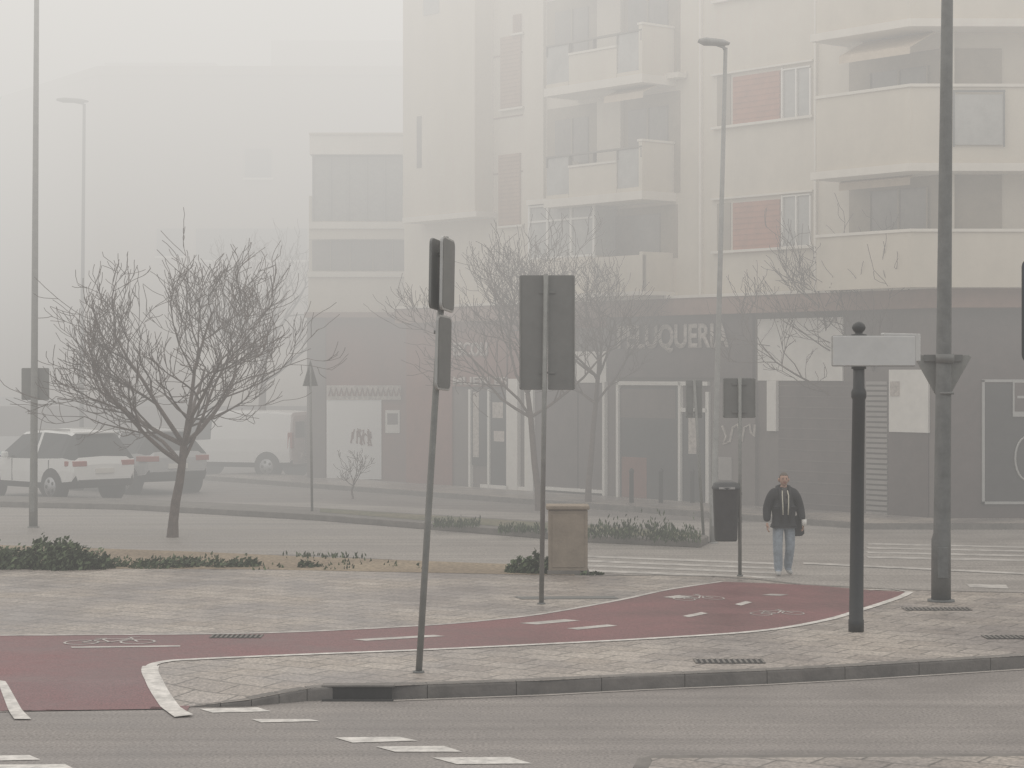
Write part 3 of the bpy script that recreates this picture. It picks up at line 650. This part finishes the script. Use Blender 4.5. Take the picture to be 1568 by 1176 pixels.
# ---------------------------------------------------------------- trees
def tree(name,x,y,z,ht,H_,R,seed,lean=(0,0),r0=.11,counts=(8,6,5,3),elmin=.35,tw=.0072,up=.10):
    rnd=random.Random(seed); V=[];Fc=[]
    def branch(p,d,L,r,depth):
        n=5 if depth<2 else 4; pts=[p.copy()]; rad=[r]; dd=d.copy()
        wob=.15 if depth<2 else .24
        for i in range(n):
            dd=(dd+Vector((rnd.gauss(0,wob),rnd.gauss(0,wob),rnd.gauss(0,.10)+(up if depth<3 else .14)))).normalized()
            p=p+dd*L/n; pts.append(p.copy()); rad.append(max(tw,r*(1-.62*(i+1)/n)))
        tube_geo(V,Fc,pts,rad,6 if depth<2 else 3,False)
        if depth<len(counts):
            c=counts[depth]+rnd.choice((-1,0,0,1))
            for k in range(max(2,c)):
                t=rnd.uniform(.22,1) if k else 1; i=min(int(t*n),n-1); q=pts[i].lerp(pts[i+1],t*n-i if t<1 else 1)
                ax=(pts[i+1]-pts[i]).normalized(); perp=ax.orthogonal().normalized(); perp.rotate(Matrix.Rotation(rnd.uniform(0,6.283),3,ax))
                sp=rnd.uniform(.45,1.15); nd=(ax+perp*sp*1.1); nd.z+=.08; nd.normalize()
                LL=L*rnd.uniform(.45,.85)*(1.05-.3*t)
                branch(q,nd,LL,max(tw,rad[i]*.62),depth+1)
    base=Vector((x,y,z-.05)); tp=[base]; rad=[r0*1.35]; p=base.copy()
    for i in range(5):
        p=p+Vector((lean[0]*ht/5+rnd.gauss(0,.025),lean[1]*ht/5+rnd.gauss(0,.025),ht/5)); tp.append(p.copy()); rad.append(r0*(1.05-.07*i))
    tube_geo(V,Fc,tp,rad,10,False)
    nl=counts[0]
    for k in range(nl):
        a=2*math.pi*k/nl+rnd.uniform(-.4,.4); el=elmin+(1.35-elmin)*rnd.random()
        d=Vector((math.cos(a)*math.cos(el)*1.0,math.sin(a)*math.cos(el),math.sin(el)))
        L=math.cos(el)*R*.66+math.sin(el)*(H_-ht)*.50
        i=4 if k%3==0 else 5
        branch(tp[i],d,L,r0*rnd.uniform(.42,.58),1)
    return mesh_obj(name,V,Fc,m_bark,None,True,recalc=False)
x,y=W(264,823); tree('bare_tree',x,y,0,2.0,6.5,2.5,12,(.14,0),.10,(9,7,6,4),.35)
x,y=W(403,727); tree('bare_tree',x,y,0,4.0,9.0,2.2,5,(0,0),.14,(8,6,5,3))
x,y=W(826,782); tree('bare_tree',x,y,0,3.0,7.2,3.1,21,(-.10,0),.085,(9,6,5,3),.1)
x,y=W(900,776); tree('bare_tree',x,y,0,3.4,6.3,2.6,24,(.05,0),.075,(8,6,5,3),.1)
x,y=W(1308,790); tree('bare_tree',x,y,0,3.2,6.9,3.4,36,(-.03,0),.085,(11,7,5,3),.05,up=.08)
x,y=W(540,764); tree('bare_tree',x,y,0,.5,1.5,.6,3,(0,0),.03,(5,4,3))
# ---------------------------------------------------------------- bushes
def bush(name,items,seed=1,size=.055,dens=900):
    rnd=random.Random(seed); V=[];Fc=[];fm=[]
    for (px,py,w,h,dp) in items:
        x,y=WP(px,py)
        n=int(dens*w*h/.5)
        for i in range(n):
            while True:
                a,b,c=rnd.uniform(-1,1),rnd.uniform(-1,1),rnd.uniform(0,1)
                if a*a+b*b+c*c<1 and a*a+b*b+c*c>.15: break
            lump=.75+.25*math.sin(a*7+seed)*math.cos(b*5+px)
            P=Vector((x+a*w/2,y+b*dp/2,KZ+c*h*lump)); q=Vector((rnd.gauss(0,1),rnd.gauss(0,1),rnd.gauss(0,1))).normalized(); r=q.orthogonal().normalized(); s_=size*rnd.uniform(.5,1.3); t=q.cross(r)
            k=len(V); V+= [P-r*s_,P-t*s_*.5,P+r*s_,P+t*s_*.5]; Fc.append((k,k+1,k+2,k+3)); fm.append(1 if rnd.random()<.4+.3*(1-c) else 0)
    return mesh_obj(name,V,Fc,None,None,False,[m_leaf,m_leaf2],fm,False)
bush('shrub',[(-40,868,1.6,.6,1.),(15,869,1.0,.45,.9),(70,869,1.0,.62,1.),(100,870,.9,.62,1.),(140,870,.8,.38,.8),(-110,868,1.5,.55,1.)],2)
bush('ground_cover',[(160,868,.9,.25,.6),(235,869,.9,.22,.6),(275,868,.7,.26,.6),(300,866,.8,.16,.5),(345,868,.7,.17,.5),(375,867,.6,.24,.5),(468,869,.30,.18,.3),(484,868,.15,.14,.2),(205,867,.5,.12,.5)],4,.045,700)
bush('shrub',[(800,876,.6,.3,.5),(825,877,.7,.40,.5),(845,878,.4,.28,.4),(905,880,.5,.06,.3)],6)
def low(name,pts,seed,fn=W,zz=.15,D_=500):
    rnd=random.Random(seed); V=[];Fc=[];fm=[]
    for (px,py,w,h) in pts:
        x,y=W(px,py,.15)
        for i in range(int(D_*w*.6)):
            P=Vector((x+rnd.uniform(-w/2,w/2),y+rnd.uniform(-.5,.5),.15+abs(rnd.gauss(0,h*.5)))); r=Vector((rnd.gauss(0,.3),rnd.gauss(0,.3),1)).normalized(); t=r.orthogonal().normalized(); s_=.05*rnd.uniform(.5,1.4)
            k=len(V); V+=[P-r*s_,P-t*s_*.4,P+r*s_,P+t*s_*.4]; Fc.append((k,k+1,k+2,k+3)); fm.append(rnd.choice((0,1,1)))
    return mesh_obj(name,V,Fc,None,None,False,[m_leaf,m_leaf2],fm,False)
low('grass_tufts',[(930,821,1.,.3),(985,823,1.2,.36),(1035,827,1.0,.3),(700,805,1,.12),(800,813,1,.12)],3)
gr=[(random.uniform(-40,860),random.uniform(848,866),random.uniform(.3,.9),.03) for _ in range(22)]
low('grass_on_verge',[(a,b+ (a/860)*6,c,d) for a,b,c,d in gr],8,D_=45)
# ---------------------------------------------------------------- vehicles
def car(name,kind,px,py,theta,scale,paint):
    x,y=W(px,py); e=empty(name,(x,y,0)); e.rotation_euler=(0,0,theta); e.scale=(scale,)*3
    hw=.91
    if kind=='suv':
        S=[(0,.5,.80,.84,.84,.86,.80),(.07,.36,.88,1.0,.89,1.04,.76),(.40,.33,.90,1.04,.90,1.60,.62),(.55,.3,.90,1.03,.91,1.64,.63),(1.5,.3,.91,1.0,.91,1.67,.64),(1.6,.3,.91,1.0,.91,1.67,.64),(2.45,.3,.91,.99,.91,1.6,.62),(3.15,.3,.90,1.0,.88,1.08,.70),(3.95,.3,.88,.93,.84,.97,.60),(4.3,.35,.82,.72,.78,.76,.5),(4.38,.42,.7,.55,.7,.6,.45)]
        wh=(.85,3.45); wr=.35; glass_top=(1,6); side=(1,2,3,5,6); 
    elif kind=='hatch':
        S=[(0,.45,.76,.8,.78,.83,.72),(.06,.33,.83,.92,.83,.97,.68),(.38,.3,.85,.95,.84,1.42,.56),(.5,.28,.86,.94,.85,1.45,.57),(1.4,.28,.86,.92,.86,1.48,.58),(1.5,.28,.86,.92,.86,1.48,.58),(2.3,.28,.86,.9,.85,1.42,.56),(3.05,.28,.85,.9,.82,.97,.64),(3.7,.28,.82,.8,.78,.85,.55),(3.98,.33,.75,.62,.7,.66,.45),(4.04,.4,.6,.5,.6,.54,.4)]
        wh=(.72,3.2); wr=.31; glass_top=(1,6); side=(1,2,3,5,6)
    else:
        S=[(0,.4,.82,.9,.84,1.75,.74),(.04,.32,.88,1.1,.90,1.84,.78),(.6,.3,.9,1.1,.91,1.88,.78),(1.7,.3,.9,1.1,.91,1.88,.78),(1.78,.3,.9,1.1,.91,1.88,.78),(2.5,.3,.9,1.08,.91,1.87,.76),(2.58,.3,.9,1.08,.91,1.86,.76),(3.2,.3,.9,1.05,.9,1.72,.70),(3.7,.3,.9,1.05,.86,1.14,.72),(4.2,.34,.85,.85,.8,.92,.6),(4.35,.4,.7,.6,.7,.65,.5)]
        wh=(.75,3.55); wr=.33; glass_top=(7,); side=(6,7)
    V=[];Fc=[];fm=[]
    for (sx,zb,wl,zbelt,wb,zt,wt) in S:
        half=[(wl*.93,zb),(wl,zb+.14),(max(wl,wb)+.01,(zb+zbelt)/2+.05),(wb,zbelt),(wt+.02,zt-.05),(wt-.08,zt+.01),(0,zt+.035)]
        rg=[(sx,-a,b) for a,b in half]+[(sx,a,b) for a,b in reversed(half[:-1])]
        V+=rg
    n=13
    for i in range(len(S)-1):
        for k in range(n):
            k2=(k+1)%n; Fc.append((i*n+k,i*n+k2,(i+1)*n+k2,(i+1)*n+k)); m=0
            if k in (3,8) and i in side: m=1
            if k in (5,6,4,7) and i in glass_top: m=1
            if k==12 or k in(0,11): m=2
            fm.append(m)
    Fc.append(tuple(range(n))); fm.append(0); Fc.append(tuple((len(S)-1)*n+k for k in range(n))); fm.append(0)
    mesh_obj('body',V,Fc,None,e,False,[paint,m_cgl,m_tyre],fm)
    for wx in wh:
        for sg in (-1,1):
            tube(e,'wheel_arch',[(wx,sg*.70,wr+.02),(wx,sg*(hw+.012),wr+.02)],wr+.075,m_tyre,24)
            tube(e,'tyre',[(wx,sg*.66,wr),(wx,sg*(hw+.02),wr),(wx,sg*(hw+.035),wr)],[wr,wr,wr-.03],m_tyre,24)
            tube(e,'wheel_rim',[(wx,sg*(hw-.02),wr),(wx,sg*(hw+.045),wr)],wr*.66,m_hub,16)
            for q in range(5):
                a=q*1.2566; tube(e,'wheel_gap',[(wx+math.cos(a)*wr*.4,sg*(hw+.04),wr+math.sin(a)*wr*.4),(wx+math.cos(a)*wr*.4,sg*(hw+.048),wr+math.sin(a)*wr*.4)],wr*.13,m_tyre,8)
    zl=S[1][3]
    for sg in (-1,1):
        if kind!='van':
            prism(e,'tail_light',[(-.015,sg*.50),(-.005,sg*.86),(.30,sg*.925),(.30,sg*.86),(.1,sg*.5)],zl-.15,zl-.03,m_tail,.01)
            box(e,'mirror',2.62,2.75,sg*.93,sg*1.08,1.0,1.14,paint,.03)
        else:
            prism(e,'tail_light',[(-.02,sg*.74),(-.02,sg*.86),(.1,sg*.915),(.1,sg*.8)],.85,1.3,m_tail,.01); box(e,'mirror',3.1,3.25,sg*.93,sg*1.1,1.1,1.32,m_tyre,.03)
    if kind!='van':
        box(e,'number_plate',-.03,-.0,-.26,.26,zl-.32,zl-.21,m_frame); box(e,'rear_bumper_lower',-.035,.1,-.74,.74,.36,.53,m_tyre,.02); box(e,'roof_spoiler',.26,.5,-.55,.55,S[2][5]-.0,S[2][5]+.05,paint,.015)
        for sg in (-1,1): box(e,'roof_rail',.6,2.3,sg*.56-.015,sg*.56+.015,S[4][5]+.0,S[4][5]+.04,m_rim,.01)
        for dx in (.95,1.55,2.5): 
            for sg in (-1,1): box(e,'door_seam',dx,dx+.012,sg*.905,sg*.925,.45,.98,m_tyre)
    else:
        box(e,'number_plate',-.03,0,-.26,.26,.6,.71,m_frame); box(e,'rear_door_seam',-.012,.02,-.008,.008,.5,1.7,m_tyre)
        for sg in (-1,1): box(e,'rear_window',-.01,.05,sg*.08,sg*.62,1.15,1.6,m_cgl)
    return e
car('parked_suv','suv',160,768,math.radians(90+46),1.14,m_carw)
car('parked_car','hatch',272,757,math.radians(90+42),1.24,m_cars)
car('parked_van','van',468,731,math.radians(180-22),1.16,m_carw)
# ---------------------------------------------------------------- person
def skin(name,verts,edges,rad,root,mat,sub=2):
    me=bpy.data.meshes.new(name); me.from_pydata(verts,edges,[]); me.update()
    o=bpy.data.objects.new(name,me); col.objects.link(o)
    o.modifiers.new('skin','SKIN'); sk=me.skin_vertices[0].data
    for i,r in enumerate(rad):
        sk[i].radius=(r,r) if not isinstance(r,tuple) else r
        sk[i].use_root=(i==root)
    s=o.modifiers.new('sub','SUBSURF'); s.levels=sub; s.render_levels=sub
    bpy.context.view_layer.update()
    me2=bpy.data.meshes.new_from_object(o.evaluated_get(bpy.context.evaluated_depsgraph_get()))
    bpy.data.objects.remove(o); me2.materials.clear(); me2.materials.append(mat)
    for p in me2.polygons: p.use_smooth=True; p.material_index=0
    o2=bpy.data.objects.new(name,me2); col.objects.link(o2); return o2
px_,py_=W(1200,881); man=empty('walking_man',(px_,py_,0)); man.rotation_euler=(0,0,math.radians(4))
bv=[(0,0,.95),(0,0,1.12),(0,0,1.30),(0,0.01,1.44),(0,0.0,1.53),(0,-.01,1.60),
    (-.10,0,.88),(-.115,-.06,.50),(-.10,-.05,.12),(-.11,-.08,.055),(-.125,-.22,.045),
    (.10,0,.88),(.115,.0,.50),(.095,.12,.15),(.10,.10,.075),(.125,-.05,.045)]
be=[(0,1),(1,2),(2,3),(3,4),(4,5),(0,6),(6,7),(7,8),(8,9),(9,10),(0,11),(11,12),(12,13),(13,14),(14,15)]
br=[(.15,.11),(.14,.11),(.16,.11),(.11,.08),.055,.055,(.105,.11),.088,.08,.05,.04,(.105,.11),.088,.08,.05,.04]
body=skin('body',bv,be,br,0,m_jean)
body.data.materials.append(m_shoe); body.data.materials.append(m_skin)
for p in body.data.polygons:
    z=p.center.z
    if z<.085 or (p.center.y>.1 and z<.11): p.material_index=1
    elif z>1.42: p.material_index=2
body.parent=man
jv=[(0,0,.86),(0,0,1.0),(0,0,1.15),(0,0,1.32),(0,.01,1.44),(0,.03,1.50),
    (-.20,.01,1.41),(-.285,.03,1.15),(-.30,-.05,.92),
    (.20,.01,1.41),(.29,.04,1.15),(.32,-.03,.93)]
je=[(0,1),(1,2),(2,3),(3,4),(4,5),(4,6),(6,7),(7,8),(4,9),(9,10),(10,11)]
jr=[(.215,.15),(.21,.15),(.21,.15),(.215,.15),(.15,.11),(.09,.09),.098,.085,.066,.098,.085,.066]
j=skin('jacket',jv,je,jr,1,m_jack); j.parent=man
j.data.materials.append(m_shirt)
for p in j.data.polygons:
    c=p.center
    if c.y<-.05 and abs(c.x)<.035+max(0,(c.z-1.25))*.15 and .86<c.z<1.5: p.material_index=1
for sg in (-1,1):
    tube(man,'hood_cord',[(sg*.045,-.10,1.46),(sg*.055,-.15,1.38),(sg*.05,-.175,1.22),(sg*.045,-.17,1.05)],.011,m_cord,6)
    tube(man,'jacket_lapel',[(sg*.075,-.07,1.50),(sg*.085,-.135,1.40),(sg*.075,-.165,1.2),(sg*.07,-.165,.92)],[.03,.022,.018,.016],m_jack,8)
tube(man,'collar',[(-.08,-.05,1.485),(-.10,.04,1.51),(0,.10,1.53),(.10,.04,1.51),(.08,-.05,1.485)],[.03,.04,.045,.04,.03],m_jack,8)
bm=bmesh.new(); bmesh.ops.create_uvsphere(bm,u_segments=28,v_segments=20,radius=1)
for v_ in bm.verts:
    x,y,z=v_.co
    wz=1-.22*max(0,-z)**1.3; x2=x*.077*wz; y2=y*.096*(1-.10*max(0,-z)); z2=z*.118
    if y<0:
        f_=math.exp(-((x/.18)**2))*math.exp(-((z+.12)/.2)**2); y2-=.026*f_
        f2=math.exp(-((abs(x)-.36)/.16)**2)*math.exp(-((z-.08)/.13)**2); y2+=.010*f2
        f3=math.exp(-((x/.5)**2))*math.exp(-((z-.26)/.1)**2); y2-=.005*f3
        f4=math.exp(-((x/.3)**2))*math.exp(-((z+.85)/.16)**2); y2-=.012*f4
    v_.co=(x2,y2,z2)
me=bpy.data.meshes.new('head'); bm.to_mesh(me); bm.free(); me.materials.append(m_skin)
for p in me.polygons: p.use_smooth=True
hd=bpy.data.objects.new('head',me); col.objects.link(hd); hd.location=(0,-.015,1.645); hd.parent=man
bm=bmesh.new(); bmesh.ops.create_uvsphere(bm,u_segments=28,v_segments=20,radius=1)
for v_ in list(bm.verts):
    x,y,z=v_.co; v_.co=(x*.083,y*.102,z*.124+.004)
dl=[v_ for v_ in bm.verts if (v_.co.y<-.03 and v_.co.z<.062) or (v_.co.y<.03 and v_.co.z<.01) or v_.co.z<-.06]
bmesh.ops.delete(bm,geom=dl,context='VERTS'); me=bpy.data.meshes.new('hair'); bm.to_mesh(me); bm.free(); me.materials.append(m_hair)
hr=bpy.data.objects.new('hair',me); col.objects.link(hr); hr.location=(0,-.012,1.645); hr.parent=man
s_=hr.modifiers.new('s','SOLIDIFY'); s_.thickness=.01
for sg in (-1,1):
    tube(man,'ear',[(sg*.076,-.0,1.61),(sg*.088,.005,1.64),(sg*.08,.0,1.67)],[.012,.018,.012],m_skin,8)
    tube(man,'eye',[(sg*.03,-.098,1.655),(sg*.03,-.104,1.655)],[.009,.004],m_hair,8); tube(man,'eyebrow',[(sg*.014,-.105,1.674),(sg*.045,-.097,1.676)],[.004,.003],m_hair,5)
tube(man,'mouth',[(-.022,-.098,1.592),(0,-.106,1.594),(.022,-.098,1.592)],[.003,.005,.003],m_tail,6)
def hand(cx,cy,cz,sg):
    V=[(cx,cy,cz+.03),(cx,cy-.008,cz-.02),(cx,cy-.014,cz-.06)]; E=[(0,1),(1,2)]; R=[.026,(.022,.036),(.018,.038)]
    o=skin('palm',V,E,R,0,m_skin,1); o.parent=man
    for k,(dy,L) in enumerate(((-.036,.066),(-.013,.076),(.011,.070),(.033,.054))):
        V=[(cx,cy-.014+dy*.8,cz-.055),(cx-sg*.004,cy-.02+dy,cz-.07-L*.35),(cx-sg*.018,cy-.026+dy,cz-.07-L*.7),(cx-sg*.036,cy-.03+dy,cz-.07-L*.85)]
        o=skin('finger_%d'%(k+1),V,[(0,1),(1,2),(2,3)],[.0095,.0088,.0082,.0068],0,m_skin,1); o.parent=man
    V=[(cx-sg*.004,cy-.02,cz-.01),(cx-sg*.014,cy-.058,cz-.035),(cx-sg*.022,cy-.066,cz-.07)]
    o=skin('thumb',V,[(0,1),(1,2)],[.013,.011,.008],0,m_skin,1); o.parent=man
hand(-.30,-.065,.885,-1); hand(.325,-.045,.895,1)
tube(man,'paper_cup',[(.335,-.10,.86),(.335,-.10,.965)],[.04,.045],m_frame,12)
plate(man,'carry_bag',[(-.12,-.17),(-.06,-.20),(.07,-.20),(.12,-.16),(.10,.10),(.02,.17),(-.06,.13)],.09,(.25,.04,.87),math.radians(20),m_jack,0,.02)
# ---------------------------------------------------------------- fog
fm_=bpy.data.materials.new('emissive_fog'); fm_.use_nodes=True; nt=fm_.node_tree; N=nt.nodes; L=nt.links
for n_ in list(N): N.remove(n_)
out=N.new('ShaderNodeOutputMaterial'); ab=N.new('ShaderNodeVolumeAbsorption'); ab.inputs['Color'].default_value=(0,0,0,1)
em=N.new('ShaderNodeEmission'); em.inputs['Color'].default_value=(1,.974,.932,1)  # volume glows by emission, standing in for light scattered in fog
add=N.new('ShaderNodeAddShader'); L.new(ab.outputs[0],add.inputs[0]); L.new(em.outputs[0],add.inputs[1]); L.new(add.outputs[0],out.inputs['Volume'])
ge=N.new('ShaderNodeNewGeometry'); sp=N.new('ShaderNodeSeparateXYZ'); L.new(ge.outputs['Position'],sp.inputs[0])
def mr(src,a,b,c,d,sm=False):
    n_=N.new('ShaderNodeMapRange'); n_.interpolation_type='SMOOTHSTEP' if sm else 'LINEAR'; n_.clamp=True
    for k,vv in zip(('From Min','From Max','To Min','To Max'),(a,b,c,d)): n_.inputs[k].default_value=vv
    L.new(src,n_.inputs['Value']); return n_.outputs['Result']
def ma(op,a,b):
    n_=N.new('ShaderNodeMath'); n_.operation=op
    for i,q in enumerate((a,b)):
        if isinstance(q,(int,float)): n_.inputs[i].default_value=q
        else: L.new(q,n_.inputs[i])
    return n_.outputs[0]
Xo,Yo,Zo=sp.outputs['X'],sp.outputs['Y'],sp.outputs['Z']
dens=ma('ADD',mr(Yo,30,44,.004,.021),mr(Yo,62,95,0,.024))
dens=ma('MULTIPLY',dens,mr(Zo,3,13,1,2.4)); dens=ma('MULTIPLY',dens,mr(Xo,-14,4,1.15,1)); dens=ma('ADD',dens,mr(Zo,14,28,0,.07))
rad_=ma('ADD',mr(Zo,1,16,.47,.86),mr(Zo,18,30,0,1.0))  # glow set by height; top layer made brighter to light the scene
L.new(dens,ab.inputs['Density']); L.new(ma('MULTIPLY',dens,rad_),em.inputs['Strength'])
v,f=prism_geo([(-75,-15),(75,-15),(75,165),(-75,165)],-1,38)
fo=mesh_obj('emissive_fog',v,f,fm_)
try: fm_.cycles.volume_step_rate=1.4
except Exception as ex: print(ex)
# ---------------------------------------------------------------- light
w=bpy.data.worlds.new('World'); scene.world=w; w.use_nodes=True; nt=w.node_tree; bg=nt.nodes['Background']
sk=nt.nodes.new('ShaderNodeTexSky'); sk.sky_type='NISHITA'; sk.sun_disc=False; sk.sun_elevation=math.radians(38); sk.sun_rotation=math.radians(-40); sk.dust_density=4
nt.links.new(sk.outputs[0],bg.inputs[0]); bg.inputs[1].default_value=.15
sl=bpy.data.lights.new('sun','SUN'); sl.energy=1.5; sl.angle=math.radians(25); sl.color=(1,.94,.86)
so=bpy.data.objects.new('sun',sl); col.objects.link(so)
az=math.radians(-40); el=math.radians(38); dv=Vector((math.sin(az)*math.cos(el),math.cos(az)*math.cos(el),math.sin(el)))
so.rotation_euler=dv.to_track_quat('Z','Y').to_euler(); so.location=(0,0,60)
cam=bpy.data.cameras.new('camera'); cam.lens=75; cam.sensor_width=36; cam.clip_end=3000; cam.clip_start=.1; cam.shift_y=-(588-HY)/1568
co=bpy.data.objects.new('camera',cam); col.objects.link(co); co.location=(0,0,H); co.rotation_euler=(math.radians(90),0,0); scene.camera=co
scene.view_settings.view_transform='Standard'; scene.view_settings.look='None'; scene.view_settings.exposure=0
